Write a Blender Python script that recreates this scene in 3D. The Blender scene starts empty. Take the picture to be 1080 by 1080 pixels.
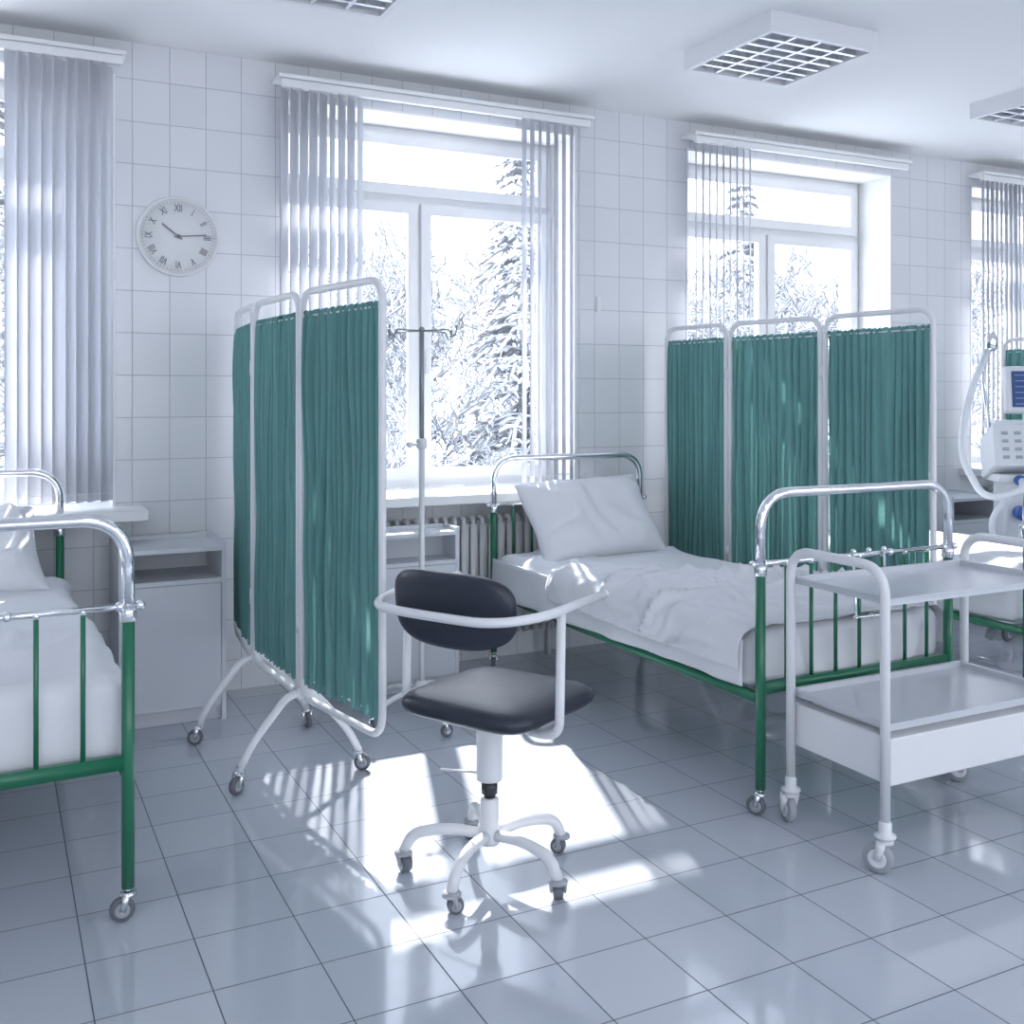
import bpy, math, random
from mathutils import Vector, Matrix, noise
R = random.Random(11)
pi = math.pi
D = bpy.data
SC = bpy.context.scene.collection

# ------------------------------------------------------------------ materials
def nt(name):
    m = D.materials.new(name); m.use_nodes = True
    n = m.node_tree; b = n.nodes['Principled BSDF']
    return m, n, b

def mat(name, col, rough=0.5, metal=0.0, var=0.04, scale=8.0, bump=0.0, bscale=60.0, coat=0.0, spec=0.5):
    m, n, b = nt(name)
    b.inputs['Roughness'].default_value = rough
    b.inputs['Metallic'].default_value = metal
    b.inputs['Coat Weight'].default_value = coat
    b.inputs['Specular IOR Level'].default_value = spec
    tc = n.nodes.new('ShaderNodeTexCoord')
    no = n.nodes.new('ShaderNodeTexNoise'); no.inputs['Scale'].default_value = scale
    no.inputs['Detail'].default_value = 3
    n.links.new(tc.outputs['Object'], no.inputs['Vector'])
    mx = n.nodes.new('ShaderNodeMix'); mx.data_type = 'RGBA'
    mx.inputs[6].default_value = (*[c*(1-var) for c in col], 1)
    mx.inputs[7].default_value = (*[min(1, c*(1+var)) for c in col], 1)
    n.links.new(no.outputs['Fac'], mx.inputs[0])
    n.links.new(mx.outputs[2], b.inputs['Base Color'])
    if bump > 0:
        n2 = n.nodes.new('ShaderNodeTexNoise'); n2.inputs['Scale'].default_value = bscale
        n.links.new(tc.outputs['Object'], n2.inputs['Vector'])
        bp = n.nodes.new('ShaderNodeBump'); bp.inputs['Strength'].default_value = bump
        bp.inputs['Distance'].default_value = 0.002
        n.links.new(n2.outputs['Fac'], bp.inputs['Height'])
        n.links.new(bp.outputs['Normal'], b.inputs['Normal'])
    return m

def add_translucent(m, col, fac):
    n = m.node_tree; b = n.nodes['Principled BSDF']; o = n.nodes['Material Output']
    t = n.nodes.new('ShaderNodeBsdfTranslucent'); t.inputs['Color'].default_value = (*col, 1)
    mx = n.nodes.new('ShaderNodeMixShader'); mx.inputs[0].default_value = fac
    n.links.new(b.outputs[0], mx.inputs[1]); n.links.new(t.outputs[0], mx.inputs[2])
    n.links.new(mx.outputs[0], o.inputs['Surface'])

def tile(name, axes, bw, rh, mort, c1, c2, cm, rough, bump=0.3, off=(0, 0), rvar=0.0, spec=0.5):
    m, n, b = nt(name)
    g = n.nodes.new('ShaderNodeNewGeometry')
    s = n.nodes.new('ShaderNodeSeparateXYZ'); n.links.new(g.outputs['Position'], s.inputs[0])
    c = n.nodes.new('ShaderNodeCombineXYZ')
    for i, a in enumerate(axes):
        ad = n.nodes.new('ShaderNodeMath'); ad.operation = 'ADD'; ad.inputs[1].default_value = off[i]
        n.links.new(s.outputs[a], ad.inputs[0]); n.links.new(ad.outputs[0], c.inputs[i])
    br = n.nodes.new('ShaderNodeTexBrick'); br.offset = 0.0; br.squash = 1.0
    n.links.new(c.outputs[0], br.inputs['Vector'])
    br.inputs['Scale'].default_value = 1.0
    br.inputs['Brick Width'].default_value = bw; br.inputs['Row Height'].default_value = rh
    br.inputs['Mortar Size'].default_value = mort; br.inputs['Mortar Smooth'].default_value = 0.3
    br.inputs['Color1'].default_value = (*c1, 1); br.inputs['Color2'].default_value = (*c2, 1)
    br.inputs['Mortar'].default_value = (*cm, 1)
    n.links.new(br.outputs['Color'], b.inputs['Base Color'])
    b.inputs['Specular IOR Level'].default_value = spec
    mr = n.nodes.new('ShaderNodeMapRange'); mr.inputs['To Min'].default_value = rough
    mr.inputs['To Max'].default_value = 0.8
    n.links.new(br.outputs['Fac'], mr.inputs['Value']); n.links.new(mr.outputs[0], b.inputs['Roughness'])
    no = n.nodes.new('ShaderNodeTexNoise'); no.inputs['Scale'].default_value = 5.0
    n.links.new(g.outputs['Position'], no.inputs['Vector'])
    mm = n.nodes.new('ShaderNodeMath'); mm.operation = 'MULTIPLY_ADD'
    mm.inputs[1].default_value = -1.0
    n.links.new(br.outputs['Fac'], mm.inputs[0])
    mn = n.nodes.new('ShaderNodeMath'); mn.operation = 'MULTIPLY'; mn.inputs[1].default_value = 0.35
    n.links.new(no.outputs['Fac'], mn.inputs[0]); n.links.new(mn.outputs[0], mm.inputs[2])
    bp = n.nodes.new('ShaderNodeBump'); bp.inputs['Strength'].default_value = bump
    bp.inputs['Distance'].default_value = 0.003
    n.links.new(mm.outputs[0], bp.inputs['Height']); n.links.new(bp.outputs['Normal'], b.inputs['Normal'])
    return m

M_wall = tile('wall_tile', (0, 2), 0.157, 0.185, 0.0020, (.80, .815, .85), (.76, .778, .82), (.48, .495, .55), 0.18, 0.45, off=(50.0, 50.0))
M_wallY = tile('wall_tile_side', (1, 2), 0.157, 0.185, 0.0020, (.80, .815, .85), (.76, .778, .82), (.48, .495, .55), 0.18, 0.45, off=(50.0, 50.0))
M_floor = tile('floor_tile', (0, 1), 0.25, 0.25, 0.0019, (.56, .595, .665), (.515, .555, .63), (.10, .11, .14), 0.08, 0.22, off=(60.05, 60.1), spec=0.85)
M_ceil = mat('ceiling_paint', (.87, .88, .90), 0.9, var=0.01)
M_plaster = mat('plaster', (.88, .885, .9), 0.8, var=0.01)
M_frame = mat('window_pvc', (.88, .89, .91), 0.35, var=0.01)
M_white = mat('white_enamel', (.80, .81, .84), 0.3, var=0.02)
M_wmat = mat('white_laminate', (.67, .69, .745), 0.45, var=0.02)
M_green = mat('green_enamel', (.013, .165, .085), 0.28, var=0.1, coat=0.3)
M_chrome = mat('chrome', (.84, .85, .88), 0.12, 1.0, var=0.02)
M_steel = mat('steel_tray', (.64, .66, .715), 0.25, 0.0, var=0.03)
M_pole = mat('satin_steel_pole', (.30, .33, .35), 0.35, 0.6, var=0.03)
M_fab = mat('teal_fabric', (.145, .315, .305), 0.9, var=0.10, scale=14, bump=0.2, bscale=400)
add_translucent(M_fab, (.19, .43, .415), 0.28)
M_sheet = mat('bed_linen', (.78, .79, .835), 0.9, var=0.02, bump=0.15, bscale=500)
M_slat = mat('blind_slat', (.78, .795, .84), 0.7, var=0.02)
add_translucent(M_slat, (.86, .87, .91), 0.35)
M_leather = mat('dark_leather', (.022, .028, .045), 0.33, var=0.1, bump=0.3, bscale=180)
M_rubber = mat('grey_rubber', (.15, .16, .19), 0.5, var=0.1)
M_lrub = mat('light_rubber', (.38, .40, .44), 0.45, var=0.1)
M_dark = mat('dark_plastic', (.03, .033, .04), 0.35)
M_snow = mat('snow', (.9, .92, .96), 0.9, var=0.02)
M_clock = mat('clock_face', (.82, .83, .85), 0.4, var=0.01)
M_ink = mat('grey_ink', (.16, .17, .21), 0.5)
M_vent = mat('ventilator_plastic', (.72, .75, .80), 0.35, var=0.02)
M_blue = mat('blue_plastic', (.03, .12, .42), 0.35)
M_hose = mat('hose_white', (.75, .78, .84), 0.4)
def emis(name, col, st):
    m, n, b = nt(name); b.inputs['Base Color'].default_value = (*[c*.3 for c in col], 1)
    b.inputs['Emission Color'].default_value = (*col, 1); b.inputs['Emission Strength'].default_value = st
    return m
M_scr = emis('display_blue', (.03, .08, .25), 0.5)
M_scrline = emis('display_lines', (.2, .35, .8), 0.6)
# glass
M_glass, n, b = nt('window_glass')
tr = n.nodes.new('ShaderNodeBsdfTransparent'); gl = n.nodes.new('ShaderNodeBsdfGlossy'); gl.inputs['Roughness'].default_value = 0.02
mx = n.nodes.new('ShaderNodeMixShader'); mx.inputs[0].default_value = 0.04
n.links.new(tr.outputs[0], mx.inputs[1]); n.links.new(gl.outputs[0], mx.inputs[2])
n.links.new(mx.outputs[0], n.nodes['Material Output'].inputs['Surface'])
# tree with snow on upward faces
M_tree, n, b = nt('snowy_bark')
g = n.nodes.new('ShaderNodeNewGeometry'); s = n.nodes.new('ShaderNodeSeparateXYZ'); n.links.new(g.outputs['Normal'], s.inputs[0])
no = n.nodes.new('ShaderNodeTexNoise'); no.inputs['Scale'].default_value = 3.0; n.links.new(g.outputs['Position'], no.inputs['Vector'])
ad = n.nodes.new('ShaderNodeMath'); ad.operation = 'MULTIPLY_ADD'; ad.inputs[1].default_value = 1.6; ad.inputs[2].default_value = -0.65
n.links.new(no.outputs['Fac'], ad.inputs[0])
a2 = n.nodes.new('ShaderNodeMath'); n.links.new(s.outputs[2], a2.inputs[0]); n.links.new(ad.outputs[0], a2.inputs[1])
cr = n.nodes.new('ShaderNodeValToRGB'); cr.color_ramp.elements[0].position = 0.0; cr.color_ramp.elements[1].position = 0.45
cr.color_ramp.elements[0].color = (.20, .208, .222, 1); cr.color_ramp.elements[1].color = (.80, .82, .87, 1)
n.links.new(a2.outputs[0], cr.inputs[0]); n.links.new(cr.outputs[0], b.inputs['Base Color']); b.inputs['Roughness'].default_value = 0.9

# ------------------------------------------------------------------ geometry builder
def round_path(pts, r, n=6):
    pts = [Vector(p) for p in pts]
    out = [pts[0]]
    for i in range(1, len(pts)-1):
        a, p, c = pts[i-1], pts[i], pts[i+1]
        d1 = (a-p); d2 = (c-p)
        l1, l2 = d1.length, d2.length
        rr = min(r, l1*0.49, l2*0.49)
        d1.normalize(); d2.normalize()
        ang = d1.angle(d2)
        if ang > pi-0.02:
            out.append(p); continue
        s = p+d1*rr; e = p+d2*rr
        for k in range(n+1):
            t = k/n
            w = 0.9
            q = (s*(1-t)**2 + p*2*t*(1-t)*w + e*t*t)/((1-t)**2+2*t*(1-t)*w+t*t)
            out.append(q)
    out.append(pts[-1])
    return out

class G:
    def __init__(s): s.v = []; s.f = []
    def add(s, vs, fs):
        o = len(s.v); s.v += [Vector(v) for v in vs]; s.f += [tuple(i+o for i in f) for f in fs]
    def box(s, lo, hi, M=None):
        x0, y0, z0 = lo; x1, y1, z1 = hi
        vs = [Vector(p) for p in [(x0,y0,z0),(x1,y0,z0),(x1,y1,z0),(x0,y1,z0),(x0,y0,z1),(x1,y0,z1),(x1,y1,z1),(x0,y1,z1)]]
        if M is not None: vs = [M @ v for v in vs]
        s.add(vs, [(0,3,2,1),(4,5,6,7),(0,1,5,4),(1,2,6,5),(2,3,7,6),(3,0,4,7)])
    def rect_frame(s, xa, xb, za, zb, ya, yb, t):
        """non-overlapping picture frame in the XZ plane"""
        s.box((xa, ya, za), (xb, yb, za+t)); s.box((xa, ya, zb-t), (xb, yb, zb))
        s.box((xa, ya, za+t), (xa+t, yb, zb-t)); s.box((xb-t, ya, za+t), (xb, yb, zb-t))
    def tube(s, pts, r, n=10, closed=False, caps=True):
        pts = [Vector(p) for p in pts]; m = len(pts)
        rs = r if isinstance(r, (list, tuple)) else [r]*m
        vs = []; T = []
        for i in range(m):
            if closed: t = pts[(i+1) % m]-pts[i-1]
            elif i == 0: t = pts[1]-pts[0]
            elif i == m-1: t = pts[-1]-pts[-2]
            else: t = (pts[i+1]-pts[i]).normalized()+(pts[i]-pts[i-1]).normalized()
            if t.length < 1e-9: t = Vector((0,0,1))
            T.append(t.normalized())
        u = T[0].orthogonal().normalized()
        for i in range(m):
            if i > 0:
                q = T[i-1].rotation_difference(T[i]); u = q @ u
            u = (u - T[i]*u.dot(T[i])).normalized(); w = T[i].cross(u)
            for k in range(n):
                a = 2*pi*k/n
                vs.append(pts[i]+(u*math.cos(a)+w*math.sin(a))*rs[i])
        fs = []
        for i in range(m if closed else m-1):
            j = (i+1) % m
            for k in range(n):
                k2 = (k+1) % n
                fs.append((i*n+k, i*n+k2, j*n+k2, j*n+k))
        if caps and not closed:
            fs.append(tuple(reversed(range(n)))); fs.append(tuple((m-1)*n+k for k in range(n)))
        s.add(vs, fs)
    def cyl(s, a, b, r, n=20): s.tube([a, b], r, n)
    def lathe(s, c, axis, prof, n=24):
        c = Vector(c); ax = Vector(axis).normalized(); u = ax.orthogonal().normalized(); w = ax.cross(u)
        vs = []
        for (r, h) in prof:
            for k in range(n):
                a = 2*pi*k/n
                vs.append(c+ax*h+(u*math.cos(a)+w*math.sin(a))*max(r, 1e-5))
        fs = []
        for i in range(len(prof)-1):
            for k in range(n):
                k2 = (k+1) % n
                fs.append((i*n+k, i*n+k2, (i+1)*n+k2, (i+1)*n+k))
        fs.append(tuple(reversed(range(n)))); fs.append(tuple((len(prof)-1)*n+k for k in range(n)))
        s.add(vs, fs)
    def ball(s, c, r, n=12):
        prof = [(r*math.sin(pi*i/8), -r*math.cos(pi*i/8)) for i in range(9)]
        s.lathe(c, (0,0,1), prof, n)
    def grid(s, fn, nu, nv):
        vs = [fn(i/nu, j/nv) for j in range(nv+1) for i in range(nu+1)]
        fs = [(j*(nu+1)+i, j*(nu+1)+i+1, (j+1)*(nu+1)+i+1, (j+1)*(nu+1)+i) for j in range(nv) for i in range(nu)]
        s.add(vs, fs)
    def obj(s, name, m, parent=None, smooth=True, bevel=0.0, M=None, merge=False, solid=0.0, flatcap=True):
        me = D.meshes.new(name)
        vs = s.v if M is None else [M @ v for v in s.v]
        me.from_pydata([tuple(v) for v in vs], [], s.f)
        me.materials.append(m)
        if merge:
            import bmesh
            bm = bmesh.new(); bm.from_mesh(me); bmesh.ops.remove_doubles(bm, verts=bm.verts, dist=1e-5)
            bmesh.ops.recalc_face_normals(bm, faces=bm.faces); bm.to_mesh(me); bm.free()
        for p in me.polygons: p.use_smooth = smooth and len(p.vertices) <= 4
        o = D.objects.new(name, me); SC.objects.link(o)
        if parent is not None: o.parent = parent
        if solid > 0:
            md = o.modifiers.new('solid', 'SOLIDIFY'); md.thickness = solid; md.offset = 0
        if bevel > 0:
            md = o.modifiers.new('bevel', 'BEVEL'); md.width = bevel; md.segments = 2; md.limit_method = 'ANGLE'
            md.harden_normals = False
        return o

def empty(name, loc=(0,0,0), rz=0.0):
    e = D.objects.new(name, None); e.empty_display_size = 0.1; SC.objects.link(e)
    e.location = loc; e.rotation_euler = (0, 0, rz)
    return e

def soft_box(gm, c, size, r, n, disp=None):
    hx, hy, hz = [q/2 for q in size]; nx, ny, nz = n
    c = Vector(c)
    def proc(p):
        q = Vector((max(-hx+r, min(hx-r, p.x)), max(-hy+r, min(hy-r, p.y)), max(-hz+r, min(hz-r, p.z))))
        d = p-q
        nn = d.normalized() if d.length > 1e-9 else Vector((0,0,1))
        if d.length > 1e-9: o = q+nn*r
        else: o = p.copy()
        if disp: o = o+nn*disp(o+c, nn)
        return o+c
    def face(f, a, b_): gm.grid(lambda u, v: proc(f(u, v)), a, b_)
    face(lambda u, v: Vector((-hx+2*hx*u, -hy+2*hy*v, hz)), nx, ny)
    face(lambda u, v: Vector((-hx+2*hx*(1-u), -hy+2*hy*v, -hz)), nx, ny)
    face(lambda u, v: Vector((-hx, -hy+2*hy*(1-u), -hz+2*hz*v)), ny, nz)
    face(lambda u, v: Vector((hx, -hy+2*hy*u, -hz+2*hz*v)), ny, nz)
    face(lambda u, v: Vector((-hx+2*hx*u, -hy, -hz+2*hz*v)), nx, nz)
    face(lambda u, v: Vector((-hx+2*hx*(1-u), hy, -hz+2*hz*v)), nx, nz)

def nz(x, y, z=0.0): return noise.noise(Vector((x, y, z)))
def ridge(x, y, z=0.0): return 1-abs(noise.noise(Vector((x, y, z))))*2

# ------------------------------------------------------------------ room
H = 2.885; YW = 4.80; XL, XR, YB = -4.2, 10.6, -3.6
WC = [-0.31-2.308, -0.31, 1.998, 4.306, 6.614, 8.922]   # window centres
WW = 0.795; SZ = 0.86; WT = 2.735; WO = 5.26
f = G(); f.box((XL, YB, -0.1), (XR, YW, 0)); f.obj('floor', M_floor, smooth=False)
c = G(); c.box((XL-.2, YB-.2, H), (XR+.2, WO, H+0.12)); c.obj('ceiling', M_ceil, smooth=False)
w = G()
xs = [XL-0.2]
for k in WC: xs += [k-WW, k+WW]
xs += [XR+0.2]
for i in range(0, len(xs), 2): w.box((xs[i], YW, -0.1), (xs[i+1], WO, H))
for k in WC:
    w.box((k-WW, YW, -0.1), (k+WW, WO, SZ-0.04)); w.box((k-WW, YW, WT), (k+WW, WO, H))
w.obj('wall_window_side', M_wall, smooth=False)
w = G(); w.box((XL-.2, YB, -0.1), (XL, YW, H)); w.obj('wall_left', M_wallY, smooth=False)
w = G(); w.box((XR, YB, -0.1), (XR+.2, YW, H)); w.obj('wall_right', M_wallY, smooth=False)
w = G()
xs = [XL-0.2]; BC = [-2.2, 0.8, 3.8, 6.8, 9.2]  # unseen rear wall; its openings are added to let in fill light
for k in BC: xs += [k-1.0, k+1.0]
xs += [XR+0.2]
for i in range(0, len(xs), 2): w.box((xs[i], YB-.2, -0.1), (xs[i+1], YB, H))
for k in BC:
    w.box((k-1.0, YB-.2, -0.1), (k+1.0, YB, 0.7)); w.box((k-1.0, YB-.2, 2.7), (k+1.0, YB, H))
w.obj('wall_rear', M_wall, smooth=False)

# window reveals, sills, frames
for i, k in enumerate(WC):
    e = empty('window_%d' % (i+1), (k, YW, 0))
    p = G()
    p.box((-WW+.0005, -0.004, SZ+.0005), (-WW+0.012, .265, WT-.012)); p.box((WW-0.012, -0.004, SZ+.0005), (WW-.0005, .265, WT-.012)); p.box((-WW+.0005, -0.004, WT-0.012), (WW-.0005, .265, WT-.0005))
    p.obj('reveal_lining', M_plaster, e, smooth=False)
    s_ = G(); s_.box((-WW-0.11, -0.22, SZ-0.045), (WW+0.11, -0.0005, SZ)); s_.box((-WW+.0005, -0.0005, SZ-0.039), (WW-.0005, .265, SZ))
    s_.obj('sill_board', M_frame, e, smooth=False, bevel=0.004)
    y0, y1 = 0.27, 0.34
    fr = G(); gs = G()
    fr.rect_frame(-WW+.001, WW-.001, SZ, WT-.001, y0, y1, .055)
    fr.box((-WW+.056, y0, 2.33), (WW-.056, y1, 2.385))
    fr.box((-.025, y0, SZ+.055), (.025, y1, 2.33))
    for (xa, xb, za, zb) in [(-WW+.045, -.010, SZ+.045, 2.338), (.010, WW-.045, SZ+.045, 2.338), (-WW+.045, WW-.045, 2.377, WT-.05)]:
        t = .055
        fr.rect_frame(xa, xb, za, zb, y0-.022, y0-.001, t)
        gs.box((xa+t-.005, .252, za+t-.005), (xb-t+.005, .256, zb-t+.005))
    fr.obj('window_frame', M_frame, e, smooth=False)
    gs.obj('window_glass_panes', M_glass, e, smooth=False)
    hd = G(); hd.box((.03, y0-.05, 1.45), (.045, y0-.023, 1.58)); hd.obj('window_handle', M_white, e, smooth=False, bevel=.003)

# ------------------------------------------------------------------ vertical blinds
def blinds(k, ranges):
    e = empty('vertical_blinds', (k, 4.705, 0))
    rl = G()
    rl.box((-.835, -.05, 2.782), (.825, .09, 2.800)); rl.box((-.82, -.035, 2.744), (.81, -.005, 2.781))
    rl.obj('head_rail', M_frame, e, smooth=False, bevel=.003)
    sl = G(); ch = G()
    for (xa, xb) in ranges:
        nsl = max(2, int(round((xb-xa)/.047)))
        for i in range(nsl+1):
            x = xa+(xb-xa)*i/nsl
            al = math.radians(51+R.uniform(-5, 5)); w_ = .045
            dx, dy = math.cos(al), math.sin(al)
            nxn, nyn = -dy, dx
            tw = R.uniform(-.03, .03)
            def fn(u, v, x=x, dx=dx, dy=dy, nxn=nxn, nyn=nyn, tw=tw):
                s1 = (u-.5)*2*w_; b_ = .006*(1-(2*u-1)**2)
                a2 = tw*(1-v)
                ddx, ddy = dx*math.cos(a2)-dy*math.sin(a2), dy*math.cos(a2)+dx*math.sin(a2)
                return Vector((x+ddx*s1+nxn*b_, ddy*s1+nyn*b_-.01, .895+v*1.848))
            sl.grid(fn, 4, 6)
        ch.tube([(xa, -.045, .93), (xb, -.045, .93)], .0015, 5)
        ch.tube([(xa, .03, .93), (xb, .03, .93)], .0015, 5)
    sl.obj('slats', M_slat, e, solid=.0012); ch.obj('bead_chain', M_frame, e)
    return e
blinds(WC[0], [(-.78, -.40), (.38, .76)])
blinds(WC[1], [(-.78, -.45), (.385, .75)])
blinds(WC[2], [(-.80, -.44), (.43, .755)])
blinds(WC[3], [(-.80, -.42)])
blinds(WC[4], [(-.80, -.40), (.5, .76)])
blinds(WC[5], [(-.80, -.45), (.4, .76)])

# ------------------------------------------------------------------ radiators
for k in WC[1:5]:
    e = empty('radiator', (k-(.28 if k < 0 else 0), 4.735, 0))
    g1 = G()
    for i in range(27):
        x = -.65+i*.05
        g1.tube(round_path([(x, -.028, .14), (x, -.028, .73), (x, .028, .73), (x, .028, .14), (x, -.028, .14)], .025, 4), .012, 8)
        g1.box((x-.020, -.044, .17), (x+.020, -.036, .70))
    g1.cyl((-.68, 0, .19), (.68, 0, .19), .018, 12); g1.cyl((-.68, 0, .68), (.68, 0, .68), .018, 12)
    g1.box((-.6, -.02, 0), (-.58, .02, .19)); g1.box((.58, -.02, 0), (.6, .02, .19))
    g1.obj('sections', M_white, e, bevel=.0)

# ------------------------------------------------------------------ clock
e = empty('wall_clock', (.745, YW, 2.047))
g1 = G(); g1.lathe((0, 0, 0), (0, -1, 0), [(.165, 0), (.177, .0), (.178, .02), (.170, .030), (.164, .024), (.162, .014), (0, .014)], 64); g1.obj('rim', M_clock, e)
tk = G()
for i in range(60):
    a = 2*pi*i/60
    M_ = Matrix.Rotation(a, 4, 'Y')
    tk.box((-.0008, -.0155, .148), (.0008, -.0145, .154 if i % 5 else .157), M_)
rom = ['XII', 'I', 'II', 'III', 'IIII', 'V', 'VI', 'VII', 'VIII', 'IX', 'X', 'XI']
for i, t in enumerate(rom):
    cu = D.curves.new('numeral', 'FONT'); cu.body = t; cu.size = .046; cu.align_x = 'CENTER'; cu.align_y = 'CENTER'; cu.extrude = .0004; cu.offset = .0002
    cu.materials.append(M_ink); o = D.objects.new('numeral', cu); SC.objects.link(o); o.parent = e
    a = 2*pi*i/12
    o.matrix_local = Matrix.Translation((.124*math.sin(a), -.0155, .124*math.cos(a))) @ Matrix.Rotation(a, 4, 'Y') @ Matrix.Rotation(pi/2, 4, 'X') @ Matrix.Scale(.62, 4, (1, 0, 0))
def hand(a, l, wd):
    tk.box((-wd, -.021, -.02), (wd, -.0195, l), Matrix.Rotation(math.radians(a), 4, 'Y'))
hand(307, .088, .003); hand(84, .122, .0024)
tk.lathe((0, -.018, 0), (0, -1, 0), [(.009, 0), (.009, .006), (0, .006)], 16)
tk.obj('hands_and_ticks', M_ink, e, smooth=False)
for x, z in [(.47, 1.88), (2.93, 1.83)]:
    e = empty('wall_switch', (x, YW, z)); g1 = G(); g1.box((-.012, -.012, -.04), (.012, 0, .04)); g1.box((-.006, -.017, -.012), (.006, -.01, .012)); g1.obj('plate', M_white, e, smooth=False, bevel=.002)

# ------------------------------------------------------------------ ceiling lamps
M_mir = mat('mirror_louvre', (.84, .85, .88), 0.22, 0.85)
M_refl = mat('reflector_white', (.66, .67, .70), 0.3, 0.35)
def lamp(x, y, on=0):
    e = empty('ceiling_light_fixture', (x, y, H))
    L = .29; h_ = -.085
    b1 = G(); t = .022
    b1.box((-L, -L, h_), (-L+t, L, 0)); b1.box((L-t, -L, h_), (L, L, 0)); b1.box((-L+t, -L, h_), (L-t, -L+t, 0)); b1.box((-L+t, L-t, h_), (L-t, L, 0))
    b1.obj('housing', M_white, e, smooth=False)
    bb = G(); bb.box((-L+t, -L+t, -.030), (L-t, L-t, -.020)); bb.obj('reflector_back', M_refl, e, smooth=False)
    lv = G(); iw = L-t; zt_ = -.050
    for i in range(5):
        q = -iw+2*iw*i/4
        if 0 < i < 4: lv.box((q-.007, -iw, h_+.004), (q+.007, iw, zt_))
    for i in range(1, 7):
        q = -iw+2*iw*i/7
        for j in range(4):
            x0 = -iw+2*iw*j/4+.007; x1 = x0+2*iw/4-.014
            vs = [(x0, q-.010, h_+.004), (x1, q-.010, h_+.004), (x1, q+.010, h_+.004), (x0, q+.010, h_+.004), (x0, q, zt_), (x1, q, zt_)]
            lv.add(vs, [(0, 3, 2, 1), (0, 1, 5, 4), (2, 3, 4, 5), (0, 4, 3), (1, 2, 5)])
    lv.obj('louvre_blades', M_mir, e, smooth=False)
    tb = G()
    for j in range(4):
        q = -iw+2*iw*(j+.5)/4
        tb.cyl((q, -iw+.01, -.040), (q, iw-.01, -.040), .009, 12)
    tb.obj('fluorescent_tubes', M_white, e)
    if on:  # added area fill below the louvre, the tubes themselves stay unlit
        la = D.lights.new('added_fill_light', 'AREA'); la.shape = 'SQUARE'; la.size = .5; la.energy = on; la.color = (.93, .96, 1)
        lo = D.objects.new('added_fill_light', la); SC.objects.link(lo); lo.parent = e; lo.location = (0, 0, h_-.01)
for x in [-1.0, 1.07, 3.075, 4.92, 6.9]: lamp(x, 3.53)
for x in [-1.0, 1.07, 3.075, 4.92, 6.9]: lamp(x, 0.2, 6)  # unseen overhead row, added to carry fill lights
for x in [-1.0, 2.07, 4.92]: lamp(x, -1.9, 16)  # invented row behind the camera, added for more fill

# ------------------------------------------------------------------ nightstands
def nightstand(x, y, w_=.42, d=.36):
    e = empty('nightstand', (x, y, 0)); g1 = G()
    h_ = .735; t = .018
    g1.box((0, 0, .0), (t, d, h_)); g1.box((w_-t, 0, .0), (w_, d, h_))
    g1.box((t, .0, .57), (w_-t, d-t, .588)); g1.box((t, d-t, .05), (w_-t, d, h_))
    g1.box((t, .02, .04), (w_-t, d-t, .058)); 
    g1.box((t, .0, h_-.035), (w_-t, d-t, h_-.017))
    g1.box((t, .03, .0), (w_-t, .045, .04))
    g1.obj('carcass', M_wmat, e, smooth=False)
    g2 = G(); g2.box((t+.002, -.004, .062), (w_-t-.002, .014, .568)); g2.obj('door_panel', M_wmat, e, smooth=False, bevel=.003)
    return e
nightstand(.455, 4.385); nightstand(1.50, 4.385, .43, .17); nightstand(5.13, 4.36)

# ------------------------------------------------------------------ casters
def caster(gw, gf, gh, x, y, r, ang=0, w_=.018, top=None, twin=False):
    off = r*.45
    ax = Vector((math.cos(ang), math.sin(ang), 0)); fw = Vector((-math.sin(ang), math.cos(ang), 0))
    c_ = Vector((x, y, r))+fw*off
    gw.lathe(c_-ax*w_/2, ax, [(r*.6, 0), (r*.93, 0), (r, w_*.25), (r, w_*.75), (r*.93, w_), (r*.6, w_)], 28)
    gh.lathe(c_-ax*(w_/2+.002), ax, [(r*.62, 0), (r*.58, -.001), (r*.2, -.002), (r*.2, w_+.006), (r*.58, w_+.005), (r*.62, w_+.004)], 20)
    for sgn in (-1, 1):
        o = c_+ax*sgn*(w_/2+.006)
        p0 = Vector((x, y, 2*r+.008))+ax*sgn*(w_/2+.006)
        gf.tube([o, (o+p0)/2+fw*.1*off, p0+fw*.3*off], [r*.22, r*.28, r*.34], 8)
        gf.lathe(o-ax*.003, ax, [(.006, 0), (.006, .006)], 10)
    gf.lathe((x, y, 2*r+.002), (0, 0, 1), [(w_/2+.012, 0), (w_/2+.012, .008), (.010, .014)], 16)
    if top: gf.cyl((x, y, 2*r+.01), (x, y, top), .009, 12)

# ------------------------------------------------------------------ beds
def wrinkle(amp, sc=3.0, seed=0.0):
    def d(p, n_):
        a = ridge(p.x*sc+nz(p.x*2, p.y*2, seed)*1.2, p.y*sc*.6+seed, p.z*sc)
        b_ = nz(p.x*sc*2.3, p.y*sc*2.1, p.z*sc+seed)
        return amp*(max(0, a)**3*.8+b_*.35)
    return d

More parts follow.
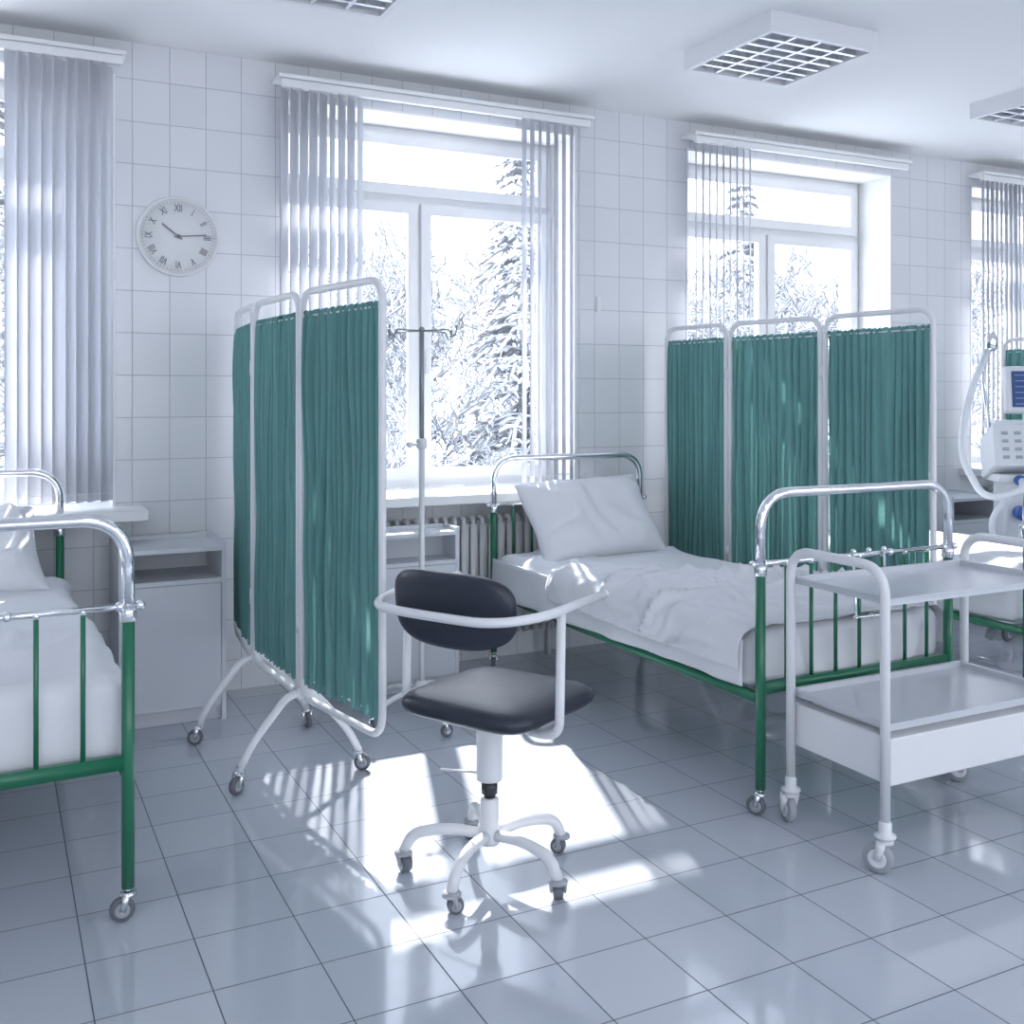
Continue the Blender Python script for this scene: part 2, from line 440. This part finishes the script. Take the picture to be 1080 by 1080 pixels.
def pillow(name, parent, W, Hh, T, M_, seed=0.0):
    g1 = G()
    for sgn in (1, -1):
        def fn(u, v, sgn=sgn):
            a, b_ = 2*u-1, 2*v-1
            a_, bb = math.sin(a*pi/2), math.sin(b_*pi/2)
            prof = max(0, (1-a_**4))**.55*max(0, (1-bb**4))**.55
            x = a_*W/2*(1-.07*(1-bb*bb)*abs(a_)**3); y = bb*Hh/2*(1-.09*(1-a_*a_)*abs(bb)**3)
            z = sgn*(T/2*prof)
            wr = (max(0, ridge(x*5+seed+nz(x*4, y*4, seed), y*3.2+seed, sgn))**3*.036+nz(x*9, y*9, seed)*.014)*prof**.7
            return Vector((x, y, z+wr*sgn))
        if sgn == 1: g1.grid(fn, 44, 34)
        else: g1.grid(lambda u, v: fn(1-u, v), 44, 34)
    o = g1.obj(name, M_sheet, parent, merge=True, M=M_)
    return o

def bed(x, y, w_=.85, L=1.97, drape=False, matt_top=.575, seed=0.0, rz=0.0, pl=52):
    e = empty('hospital_bed', (x, y, 0), math.radians(rz))
    gg = G(); gc = G(); gt = G(); gf = G(); gh = G(); gp = G()
    for yy in (0, L):
        for xx in (0, w_):
            gg.cyl((xx, yy, .085), (xx, yy, .775), .0165, 16)
            gc.lathe((xx, yy, .765), (0, 0, 1), [(.0165, 0), (.021, .004), (.021, .03), (.018, .036)], 16)
            caster(gt, gf, gh, xx, yy, .031, ang=.6+xx+yy, w_=.018, top=.09)
        gc.tube(round_path([(0, yy, .79), (0, yy, 1.03), (w_, yy, 1.03), (w_, yy, .79)], .17, 10), .0165, 14)
        gc.cyl((-.035, yy, .805), (w_+.035, yy, .805), .0085, 10)
        for xx in (-.03, w_+.03, .28, w_-.28, .02, w_-.02):
            gc.ball((xx, yy, .805), .013)
        gg.box((0, yy-.012, .39), (w_, yy+.012, .425))
        for i in range(1, 8):
            xx = w_*i/8
            gg.cyl((xx, yy, .42), (xx, yy, .80), .0065, 8)
            gc.ball((xx, yy, .80), .010, 8)
    # chrome chart holder hooked over the foot rail
    xx = w_*.62
    gc.tube(round_path([(xx, -.012, .82), (xx, -.022, .60), (xx-.14, -.022, .60), (xx-.14, -.012, .82)], .02, 4), .0045, 8)
    for q in (xx, xx-.14, xx-.07): gc.ball((q, -.022, .60), .009, 8); gc.ball((q, -.012, .82), .010, 8)
    for xx in (.0, w_):
        gg.box((xx-.012, 0, .36), (xx+.012, L, .389))
    gg.obj('frame_green', M_green, e, smooth=True); gc.obj('chrome_rails', M_chrome, e)
    for i in range(12):
        yy = .08+i*(L-.16)/11; gp.box((.012, yy-.02, .372), (w_-.012, yy+.02, .382))
    gp.obj('slats_base', M_wmat, e, smooth=False)
    gt.obj('caster_tyres', M_rubber, e); gf.obj('caster_forks', M_chrome, e); gh.obj('caster_hubs', M_lrub, e)
    gm = G(); zb = .385
    soft_box(gm, (w_/2, L/2, (zb+matt_top)/2), (w_-.01+.03, L-.07, matt_top-zb), .055, (40, 80, 12), wrinkle(.024, 3.0, seed))
    gm.obj('mattress', M_sheet, e, merge=True)
    if drape:
        gd = G()
        tp = matt_top+.014; x0 = -.040; x1 = w_+.03
        hang = .13
        LL = hang+(x1-x0)+.10
        def prof(s):
            r = .05
            if s < hang-r: return Vector((x0, 0, tp-hang+s)), Vector((-1, 0, 0))
            if s < hang+r*.57:
                a = (s-(hang-r))/(r*1.57)*pi/2
                return Vector((x0+r-r*math.cos(a), 0, tp-r+r*math.sin(a))), Vector((-math.cos(a), 0, math.sin(a)))
            s2 = s-(hang+r*.57)
            xx = x0+r+s2
            if xx < x1-r: return Vector((xx, 0, tp)), Vector((0, 0, 1))
            a = min((xx-(x1-r))/(r*1.57), 1)*pi/2
            ex = max(0, xx-(x1-r)-r*1.57)
            return Vector((x1-r+r*math.sin(a), 0, tp-r+r*math.cos(a)-ex)), Vector((math.sin(a), 0, math.cos(a)))
        def fn(u, v):
            s = u*LL
            yend = 1.22-.45*u+.12*math.sin(u*7+1)+.06*nz(u*6, 3.1)
            yy = .045+v*(yend-.045)
            p, n_ = prof(s)
            f1 = ridge(s*2.6+yy*1.9+nz(s*2, yy*2)*1.1, yy*1.8-s*1.2, 1.7)
            f2 = ridge(s*4-yy*4.4+nz(s*3, yy*3, 5)*1.0, yy*1.3+4, 8.2)
            f3 = ridge(s*9+yy*3+nz(s*5, yy*5, 5), yy*7+1, 3.2)
            d = .050*max(0, f1)**5+.040*max(0, f2)**5*(.3+.7*v)+.014*max(0, f3)**3+.007*nz(s*9, yy*9)+.008+.030*math.exp(-((v-.93)/.05)**2)*(.5+.5*nz(u*5, 9))
            amp = min(1, max(.15, (yy-.05)/.3))
            if s < hang: amp *= .45+.55*s/hang
            fl = .010*math.sin(yy*18+nz(yy*3, 1)*3)*max(0, 1-s/hang) if s < hang else 0
            edge = v**8
            q = p+n_*(d*amp*(1-edge*.7)+abs(fl))
            q.y = yy+.015*nz(s*6, yy*6, 3)
            return q
        gd.grid(fn, 120, 120)
        gd.obj('crumpled_blanket', M_sheet, e, solid=.006)
        gs_ = G()
        def fs(u, v):
            yy = .05+v*(L-.11)
            zl = .405-.03*v+.008*nz(yy*2, 7)
            z = zl+u*(matt_top-.02-zl)
            b_ = (.007*math.sin(yy*11+nz(yy*2.2, 4)*4)+.008*nz(yy*9, z*5))*(1-u)**.8
            return Vector((-.026-.006-b_, yy, z))
        gs_.grid(fs, 10, 120); gs_.obj('hanging_sheet', M_sheet, e, solid=.004)
    Mp = Matrix.Translation((w_/2, L-.22, matt_top+.19*math.sin(math.radians(pl))+.015)) @ Matrix.Rotation(math.radians(pl), 4, 'X') @ Matrix.Rotation(math.radians(3), 4, 'Z')
    pillow('pillow', e, .70, .46, .17, Mp, seed)
    return e
bed(-.5445, 2.7915, .86, 1.82, False, .615, 2.3, rz=1.9, pl=36)
bed(2.20, 2.61, .85, 1.97, True, .575, 0.4)
bed(3.79, 2.85, .85, 1.77, False, .60, 5.1)
bed(6.7, 2.75, .85, 1.85, False, .60, 8.1)

# ------------------------------------------------------------------ screens
def screen(P, seed=0):
    o = Vector((P[1][0], P[1][1], 0)); e = empty('folding_privacy_screen', o)
    fr = G(); fb = G(); gt = G(); gf = G(); gh = G()
    zb, zt = .30, 1.70
    for i in range(3):
        a = Vector((P[i][0], P[i][1], 0))-o; b_ = Vector((P[i+1][0], P[i+1][1], 0))-o
        d = (b_-a).normalized(); n_ = Vector((-d.y, d.x, 0))
        a2 = a+d*.015; b2 = b_-d*.015
        W = (b2-a2).length
        up = Vector((0, 0, 1))
        m = (a2+b2)/2
        loop = round_path([m+up*zb, a2+up*zb, a2+up*zt, b2+up*zt, b2+up*zb, m+up*zb], .075, 9)
        fr.tube(loop[:-1], .0125, 12, closed=True)
        ft, fbm = 1.635, .355
        s0 = R.random()*50+seed
        npl = 13
        def fn(u, v, a2=a2, d=d, n_=n_, W=W, s0=s0):
            z = fbm+v*(ft-fbm)
            uu = .022+u*(1-.044)
            tg = max(0, (z-1.35)/.3)**2
            ph = 2*pi*(npl*u+.9*nz(u*6, s0)+.45*nz(u*8, z*1.1, s0))
            ph2 = 2*pi*(npl*1.9*u+nz(u*9, s0+3))
            A = .0200*(.6+.9*abs(nz(u*9, z*1.0, s0+4)))
            off = A*math.sin(ph)*(1-.45*tg)+.0055*math.sin(ph2)*(.35+tg)+.006*nz(u*4, z*3, s0)
            if z > 1.605: off = .006*math.sin(ph2)
            lat = .007*math.cos(ph+.6)
            sc_ = .004*math.sin(ph2)
            zz = z+(sc_ if v > .98 else 0)+(.005*math.sin(ph) if v < .02 else 0)
            return a2+d*(uu*W+lat)+n_*off+up*zz
        fb.grid(fn, npl*18, 40)
        fr.cyl(a2+up*(ft-.018), b2+up*(ft-.018), .004, 8); fr.cyl(a2+up*(fbm+.012), b2+up*(fbm+.012), .004, 8)
    for k in (1, 2):
        p = Vector((P[k][0], P[k][1], 0))-o
        q1 = Vector((P[1][0], P[1][1], 0)); q2 = Vector((P[2][0], P[2][1], 0))
        ax = (q2-q1).normalized(); sd = Vector((-ax.y, ax.x, 0))
        for zc in (.55, 1.45):
            fr.cyl(p+Vector((0, 0, zc-.03)), p+Vector((0, 0, zc+.03)), .017, 12)
        for sg in (-1, 1):
            wq = p+sd*sg*.215
            fr.tube(round_path([p+Vector((0, 0, .31)), p+sd*sg*.05+Vector((0, 0, .30)), p+sd*sg*.17+Vector((0, 0, .16)), wq+Vector((0, 0, .075))], .09, 8), .0135, 12)
            caster(gt, gf, gh, wq.x, wq.y, .03, ang=1.2+k+sg, w_=.018, top=.095)
        fr.ball(p+Vector((0, 0, .305)), .021)
    fr.obj('tubular_frame', M_white, e); fb.obj('pleated_curtain', M_fab, e)
    gt.obj('caster_tyres', M_rubber, e); gf.obj('caster_forks', M_chrome, e); gh.obj('caster_hubs', M_lrub, e)
screen([(.972, 4.66), (.93, 4.12), (.965, 3.56), (1.070, 2.99)], 1)
screen([(3.30, 4.70), (3.334, 4.20), (3.432, 3.636), (3.475, 3.03)], 9)
screen([(5.90, 4.62), (5.98, 4.10), (6.06, 3.54), (6.12, 2.98)], 17)

# ------------------------------------------------------------------ IV stand
e = empty('iv_drip_stand', (1.60, 4.02, 0))
g1 = G(); g2 = G(); gt = G(); gf = G(); gh = G()
g1.cyl((0, 0, .12), (0, 0, 1.15), .0125, 14)
g2.cyl((0, 0, 1.15), (0, 0, 1.62), .010, 12)
g1.lathe((0, 0, 1.12), (0, 0, 1), [(.014, 0), (.022, .005), (.022, .04), (.014, .045)], 16)
g1.cyl((0, 0, 1.14), (-.05, 0, 1.14), .006, 8); g1.ball((-.055, 0, 1.14), .013)
for a in (0.45, .45+pi/2, .45+pi, .45+1.5*pi):
    dx, dy = math.cos(a), math.sin(a)
    g2.tube(round_path([(0, 0, 1.61), (dx*.15, dy*.15, 1.61), (dx*.165, dy*.165, 1.58), (dx*.185, dy*.185, 1.585), (dx*.19, dy*.19, 1.62)], .012, 5), .0035, 8)
    g2.ball((dx*.19, dy*.19, 1.62), .006, 8)
g2.ball((0, 0, 1.615), .013)
for i in range(5):
    a = i*2*pi/5-1.6; dx, dy = math.cos(a), math.sin(a)
    g1.tube(round_path([(0, 0, .13), (dx*.12, dy*.12, .12), (dx*.255, dy*.255, .075)], .05, 5), .011, 10)
    caster(gt, gf, gh, dx*.255, dy*.255, .025, ang=a, w_=.016, top=.08)
g1.lathe((0, 0, .10), (0, 0, 1), [(.03, 0), (.034, .01), (.034, .04), (.016, .06)], 20)
g1.obj('pole_and_base', M_white, e); g2.obj('hook_cross', M_pole, e)
gt.obj('caster_tyres', M_rubber, e); gf.obj('caster_forks', M_chrome, e); gh.obj('caster_hubs', M_lrub, e)

# ------------------------------------------------------------------ chair
def cushion(gm, W, Dp, T, ex, M_, bend=0.0, puff=.0):
    prof = [(0, .5), (.25, .5), (.5, .49), (.7, .475), (.85, .44), (.94, .36), (.985, .22), (1.0, 0), (.985, -.22), (.94, -.36), (.85, -.44), (.6, -.48), (.3, -.5), (0, -.5)]
    n_ = 64; vs = []
    for (s, h_) in prof:
        for k in range(n_):
            a = 2*pi*k/n_; c_, s_ = math.cos(a), math.sin(a)
            r = (abs(c_)**ex+abs(s_)**ex)**(-1/ex)
            x, y = c_*r*W/2*max(s, 1e-4), s_*r*Dp/2*max(s, 1e-4)
            z = h_*T+(puff*(1-s*s) if h_ > 0 else 0)+bend*x*x
            vs.append(M_ @ Vector((x, y, z)))
    fs = []
    for i in range(len(prof)-1):
        for k in range(n_):
            fs.append((i*n_+k, i*n_+(k+1) % n_, (i+1)*n_+(k+1) % n_, (i+1)*n_+k))
    gm.add(vs, fs)
e = empty('swivel_chair', (1.255, 2.64, 0), math.radians(-62))
gl_ = G()
cushion(gl_, .44, .44, .06, 6, Matrix.Translation((0, .045, .482)), puff=.008)
gl_.obj('seat_cushion', M_leather, e)
gl_ = G()
Mb = Matrix.Translation((0, -.20, .775)) @ Matrix.Rotation(math.radians(96), 4, 'X')
cushion(gl_, .41, .205, .045, 3.2, Mb, bend=-1.0)
gl_.obj('backrest_cushion', M_leather, e)
g1 = G()
g1.tube(round_path([(.262, .19, .785), (.268, -.13, .775), (.20, -.262, .772), (0, -.268, .77), (-.20, -.262, .772), (-.268, -.13, .775), (-.262, .19, .785)], .12, 9), .0125, 12)
for sg in (-1, 1):
    g1.tube(round_path([(sg*.266, -.04, .776), (sg*.266, -.05, .455), (sg*.20, -.04, .437), (sg*.05, 0, .437)], .05, 7), .0125, 12)
    g1.ball((sg*.262, .19, .785), .0135)
g1.box((-.09, -.10, .433), (.09, .12, .449))
g1.lathe((0, 0, .265), (0, 0, 1), [(.036, 0), (.037, .004), (.037, .165), (.05, .17)], 28)
g1.lathe((0, 0, .085), (0, 0, 1), [(.028, 0), (.032, .01), (.032, .035), (.026, .05), (.026, .125), (.022, .13)], 24)
g1.tube(round_path([(0, 0, .42), (-.10, .0, .41), (-.17, .0, .41)], .03), .004, 8)
g1.tube([(0, 0, .28), (-.16, -.02, .265)], .0035, 8)
gd_ = G(); gd_.lathe((0, 0, .205), (0, 0, 1), [(.016, 0), (.016, .02), (.023, .022), (.023, .05), (.018, .052), (.018, .065)], 20); gd_.obj('gas_lift', M_dark, e)
gt = G(); gf = G(); gh = G()
for i in range(5):
    a = math.radians(62+5+72*i); dx, dy = math.cos(a), math.sin(a)
    g1.tube(round_path([(dx*.01, dy*.01, .11), (dx*.12, dy*.12, .125), (dx*.22, dy*.22, .105), (dx*.245, dy*.245, .05)], .05, 7), .0155, 12)
    caster(gt, gf, gh, dx*.245, dy*.245, .022, ang=a+.7, w_=.026, top=.055)
g1.obj('tubular_frame', M_white, e)
gt.obj('caster_tyres', M_rubber, e); gf.obj('caster_forks', M_lrub, e); gh.obj('caster_hubs', M_lrub, e)

# ------------------------------------------------------------------ instrument cart
e = empty('medical_instrument_cart', (2.245, 2.135, 0))
g1 = G(); gt = G(); gf = G(); gh = G(); LX, LY = .78, .385
for xx in (0, LX):
    g1.tube(round_path([(xx, 0, .12), (xx, 0, .86), (xx, LY, .86), (xx, LY, .12)], .085, 9), .0145, 14)
    for yy in (0, LY):
        g1.lathe((xx, yy, .105), (0, 0, 1), [(.03, 0), (.03, .006), (.018, .012), (.018, .04), (.0145, .045)], 16)
        caster(gt, gf, gh, xx, yy, .043, ang=.5+1.3*xx-yy*2, w_=.024, top=.11)
g1.obj('tubular_frame', M_white, e)
gt.obj('caster_tyres', M_lrub, e); gf.obj('caster_forks', M_white, e); gh.obj('caster_hubs', M_white, e)
def tray(z, name):
    t = G(); a, b_ = .018, LX-.018; c_, d = -.002, LY+.002; h = .018; k = .006
    t.box((a, c_, z), (b_, d, z+.004))
    t.box((a, c_, z+.004), (a+k, d, z+h)); t.box((b_-k, c_, z+.004), (b_, d, z+h))
    t.box((a+k, c_, z+.004), (b_-k, c_+k, z+h)); t.box((a+k, d-k, z+.004), (b_-k, d, z+h))
    t.box((a-.008, c_-.008, z+h), (b_+.008, c_+k, z+h+.004)); t.box((a-.008, d-k, z+h), (b_+.008, d+.008, z+h+.004))
    t.box((a-.008, c_+k, z+h), (a+k, d-k, z+h+.004)); t.box((b_-k, c_+k, z+h), (b_+.008, d-k, z+h+.004))
    t.obj(name, M_steel, e, smooth=False)
tray(.752, 'top_tray'); tray(.400, 'lower_tray')
d = G(); d.box((.015, -.006, .245), (LX-.015, LY+.004, .378)); d.box((.05, .04, .378), (LX-.05, LY-.04, .400)); d.obj('lower_box', M_white, e, smooth=False, bevel=.004)

# ------------------------------------------------------------------ ventilator
e = empty('medical_ventilator', (5.19, 3.85, 0), math.radians(-38)); e.scale = (1.08, 1.0, 1.0)
g1 = G()
g1.box((-.22, -.20, .10), (.22, .22, .16)); g1.box((-.17, -.12, .16), (.17, .16, .88)); g1.box((-.22, -.18, .86), (.22, .20, .91))
Mx = Matrix.Translation((0, -.04, 1.03)) @ Matrix.Rotation(math.radians(-18), 4, 'X')
g1.box((-.24, -.14, -.12), (.24, .17, .12), Mx)
g1.box((-.22, -.10, 1.15), (.22, .16, 1.20))
g1.box((-.05, .0, 1.18), (.05, .06, 1.30))
Mm = Matrix.Translation((.02, -.04, 1.37)) @ Matrix.Rotation(math.radians(-8), 4, 'X')
g1.box((-.18, -.03, -.13), (.18, .04, .13), Mm)
g1.obj('housing', M_vent, e, smooth=False, bevel=.012)
s_ = G(); s_.box((-.15, -.034, -.10), (.10, -.029, .10), Mm); s_.obj('display', M_scr, e, smooth=False)
s_ = G()
for i in range(6): s_.box((-.135, -.036, -.085+i*.032), (-.135+R.uniform(.10, .22), -.0345, -.081+i*.032), Mm)
s_.obj('display_readouts', M_scrline, e, smooth=False)
s_ = G()
for r_ in range(4):
    for c_ in range(7): s_.box((-.20+c_*.06, -.147, -.08+r_*.045), (-.17+c_*.06, -.139, -.062+r_*.045), Mx)
for r_ in range(4): s_.box((.12, -.036, -.08+r_*.045), (.165, -.030, -.055+r_*.045), Mm)
s_.obj('buttons', M_lrub, e, smooth=False, bevel=.002)
s_ = G(); s_.lathe((-.12, -.18, .88), (0, -1, 0), [(.028, 0), (.028, .05), (.02, .054)], 18); s_.lathe((.02, -.18, .88), (0, -1, 0), [(.02, 0), (.02, .05)], 18); s_.lathe((-.10, -.12, .70), (0, -1, 0), [(.04, 0), (.04, .08), (.03, .10)], 18); s_.box((-.06, -.15, .42), (.08, -.11, .64)); s_.obj('ports_blue', M_blue, e)
s_ = G()
s_.tube(round_path([(-.12, -.23, .88), (-.14, -.34, .84), (-.32, -.36, .78), (-.42, -.26, 1.02), (-.36, -.18, 1.34), (-.25, -.16, 1.62)], .12, 8), .018, 12)
s_.tube(round_path([(-.10, -.20, .70), (-.12, -.33, .66), (-.22, -.34, .44), (-.28, -.22, .66), (-.16, -.18, .80)], .10, 8), .015, 12)
s_.tube(round_path([(.02, -.22, .88), (.0, -.33, .82), (-.08, -.36, .58), (-.2, -.33, .38)], .1, 8), .015, 12)
s_.obj('breathing_hoses', M_hose, e)
s_ = G(); s_.tube(round_path([(-.20, .0, .90), (-.26, -.02, 1.47), (-.24, -.14, 1.66)], .08, 6), .010, 10); s_.lathe((-.25, -.16, 1.58), (0, 0, 1), [(.02, 0), (.03, .02), (.03, .07), (.02, .10)], 16); s_.obj('hose_arm', M_chrome, e)
gt = G(); gf = G(); gh = G()
for xx in (-.18, .18):
    for yy in (-.16, .18): caster(gt, gf, gh, xx, yy, .042, ang=xx*4, w_=.024, top=.105)
gt.obj('caster_tyres', M_rubber, e); gf.obj('caster_forks', M_chrome, e); gh.obj('caster_hubs', M_lrub, e)

# ------------------------------------------------------------------ outside: snow + trees
g1 = G(); g1.grid(lambda u, v: Vector((-40+90*u, 5.5+60*v, -.9+.35*nz(u*9, v*7)+v*v*2.0)), 60, 40); g1.obj('snowy_ground', M_snow)
garden = empty('snowy_garden_trees', (0, 0, -1.0))
def limb(gm, p, d, L, r, dep, rr):
    pts = [p]; n_ = 3; q = p; dd = d.copy()
    for i in range(n_):
        dd = (dd+Vector((rr.uniform(-.22, .22), rr.uniform(-.22, .22), rr.uniform(-.10, .16)))).normalized()
        q = q+dd*L/n_; pts.append(q)
    gm.tube(pts, [r, r*.85, r*.7, r*.55], 5 if dep > 2 else 4, caps=False)
    if dep == 0: return
    for i in range(rr.choice([3, 4]) if dep > 1 else 4):
        t = rr.uniform(.25, 1.0); k = min(int(t*n_), n_-1); b_ = pts[k].lerp(pts[k+1], t*n_-k)
        ax = Vector((rr.uniform(-1, 1), rr.uniform(-1, 1), rr.uniform(-.3, .6))).normalized()
        nd = (dd*.75+ax*.85).normalized()
        limb(gm, b_, nd, L*rr.uniform(.52, .72), max(.0115, r*.55), dep-1, rr)
def baretree(seed, h_=2.6):
    rr = random.Random(seed); gm = G()
    limb(gm, Vector((0, 0, 0)), Vector((0, 0, 1)), h_, .09, 6, rr)
    return gm.obj('bare_winter_tree', M_tree, garden)
t1 = baretree(3); t2 = baretree(8)
t1.location = (3.9, 11.2, 0); t2.location = (10.2, 12.5, 0)
def inst(src, x, y, rz, s):
    o = D.objects.new(src.name, src.data); SC.objects.link(o); o.parent = garden; o.location = (x, y, 0); o.rotation_euler = (0, 0, rz); o.scale = (s, s, s)
inst(t1, 7.7, 13.5, 1.2, 1.0); inst(t2, 5.2, 15.5, 2.2, 1.1); inst(t1, 13.0, 12.0, 2.8, 1.0); inst(t2, 1.2, 13, 4.0, 1.0); inst(t2, 16.5, 14, 5.0, 1.1); inst(t1, -1.5, 12, 5.0, 1.0)
for (x, y, rz, s, k) in [(4.3, 10.0, .5, .62, 0), (5.0, 13.0, 2.5, .9, 1), (8.7, 10.2, 3.9, .78, 1), (9.6, 10.8, 1.9, .85, 0), (10.9, 12.0, 5.2, .95, 1), (11.6, 14.0, .9, 1.15, 0), (14.8, 11.5, 3.0, .75, 0), (17.5, 12.0, 1.0, .9, 1), (6.6, 12.8, 4.4, .8, 0), (19.5, 15, 2, 1.1, 0), (3.0, 14, 5.5, 1.0, 1), (12.6, 14.5, 2.6, 1.15, 1)]:
    inst((t1, t2)[k], x, y, rz, s)
gm = G(); rr = random.Random(5); CH = 6.2
gm.tube([(0, 0, 0), (0, 0, CH)], [.12, .01], 6)
z = .5
while z < CH-.1:
    R_ = 1.25*(1-z/CH)+.1
    for k in range(8):
        a = rr.uniform(0, 2*pi); L = R_*rr.uniform(.6, 1.2)
        dx, dy = math.cos(a), math.sin(a)
        pts = [Vector((dx*L*t, dy*L*t, z+.10*L*t*(1-t)*4-.35*L*t*t)) for t in (0, .33, .66, 1)]
        gm.tube(pts, [.02, .03, .03, .012], 5, caps=False)
        for j in range(9):
            t = rr.uniform(.2, 1); b_ = Vector((dx*L*t, dy*L*t, z+.4*L*t*(1-t)-.35*L*t*t))
            sg = rr.choice((-1, 1)); a2 = a+sg*rr.uniform(.5, 1.2); l2 = .32*(1.1-t)*L+.08
            gm.tube([b_, b_+Vector((math.cos(a2)*l2*.5, math.sin(a2)*l2*.5, .0)), b_+Vector((math.cos(a2)*l2, math.sin(a2)*l2, -.12*l2-.03))], [.018, .028, .01], 4, caps=False)
    z += .14
ct = gm.obj('snowy_conifer', M_tree, garden); ct.location = (5.9, 11.4, 0)
inst(ct, 12.2, 15.0, 2.0, 1.05); inst(ct, 0.0, 16.0, 1.0, 1.1)

# ------------------------------------------------------------------ light
wd = D.worlds.new('World'); bpy.context.scene.world = wd; wd.use_nodes = True
n = wd.node_tree; bg = n.nodes['Background']
tc = n.nodes.new('ShaderNodeTexCoord'); sp = n.nodes.new('ShaderNodeSeparateXYZ'); n.links.new(tc.outputs['Generated'], sp.inputs[0])
cr = n.nodes.new('ShaderNodeValToRGB'); cr.color_ramp.elements[0].position = 0.0; cr.color_ramp.elements[1].position = .8
cr.color_ramp.elements[0].color = (.92, .955, 1, 1); cr.color_ramp.elements[1].color = (.66, .79, 1, 1)
n.links.new(sp.outputs[2], cr.inputs[0]); n.links.new(cr.outputs[0], bg.inputs['Color'])
bg.inputs['Strength'].default_value = 4.0
sl = D.lights.new('sun', 'SUN'); sl.energy = 14.0; sl.angle = math.radians(.9); sl.color = (1, .98, .95)
so = D.objects.new('sun', sl); SC.objects.link(so)
dirv = Vector((-.35, -1.05, -1.0)).normalized()
so.rotation_euler = dirv.to_track_quat('-Z', 'Y').to_euler(); so.location = (4, 14, 12)

# ------------------------------------------------------------------ camera
cd = D.cameras.new('camera'); cam = D.objects.new('camera', cd); SC.objects.link(cam)
cam.location = (0, 0, 1.35); cam.rotation_euler = (pi/2, 0, -math.atan(.5023))
cd.sensor_width = 36; cd.lens = 1095/1080*36; cd.shift_y = -(540-415)/1080
cd.clip_start = .05; cd.clip_end = 300
bpy.context.scene.camera = cam
vs = bpy.context.scene.view_settings
vs.view_transform = 'Standard'; vs.look = 'None'; vs.exposure = -0.15
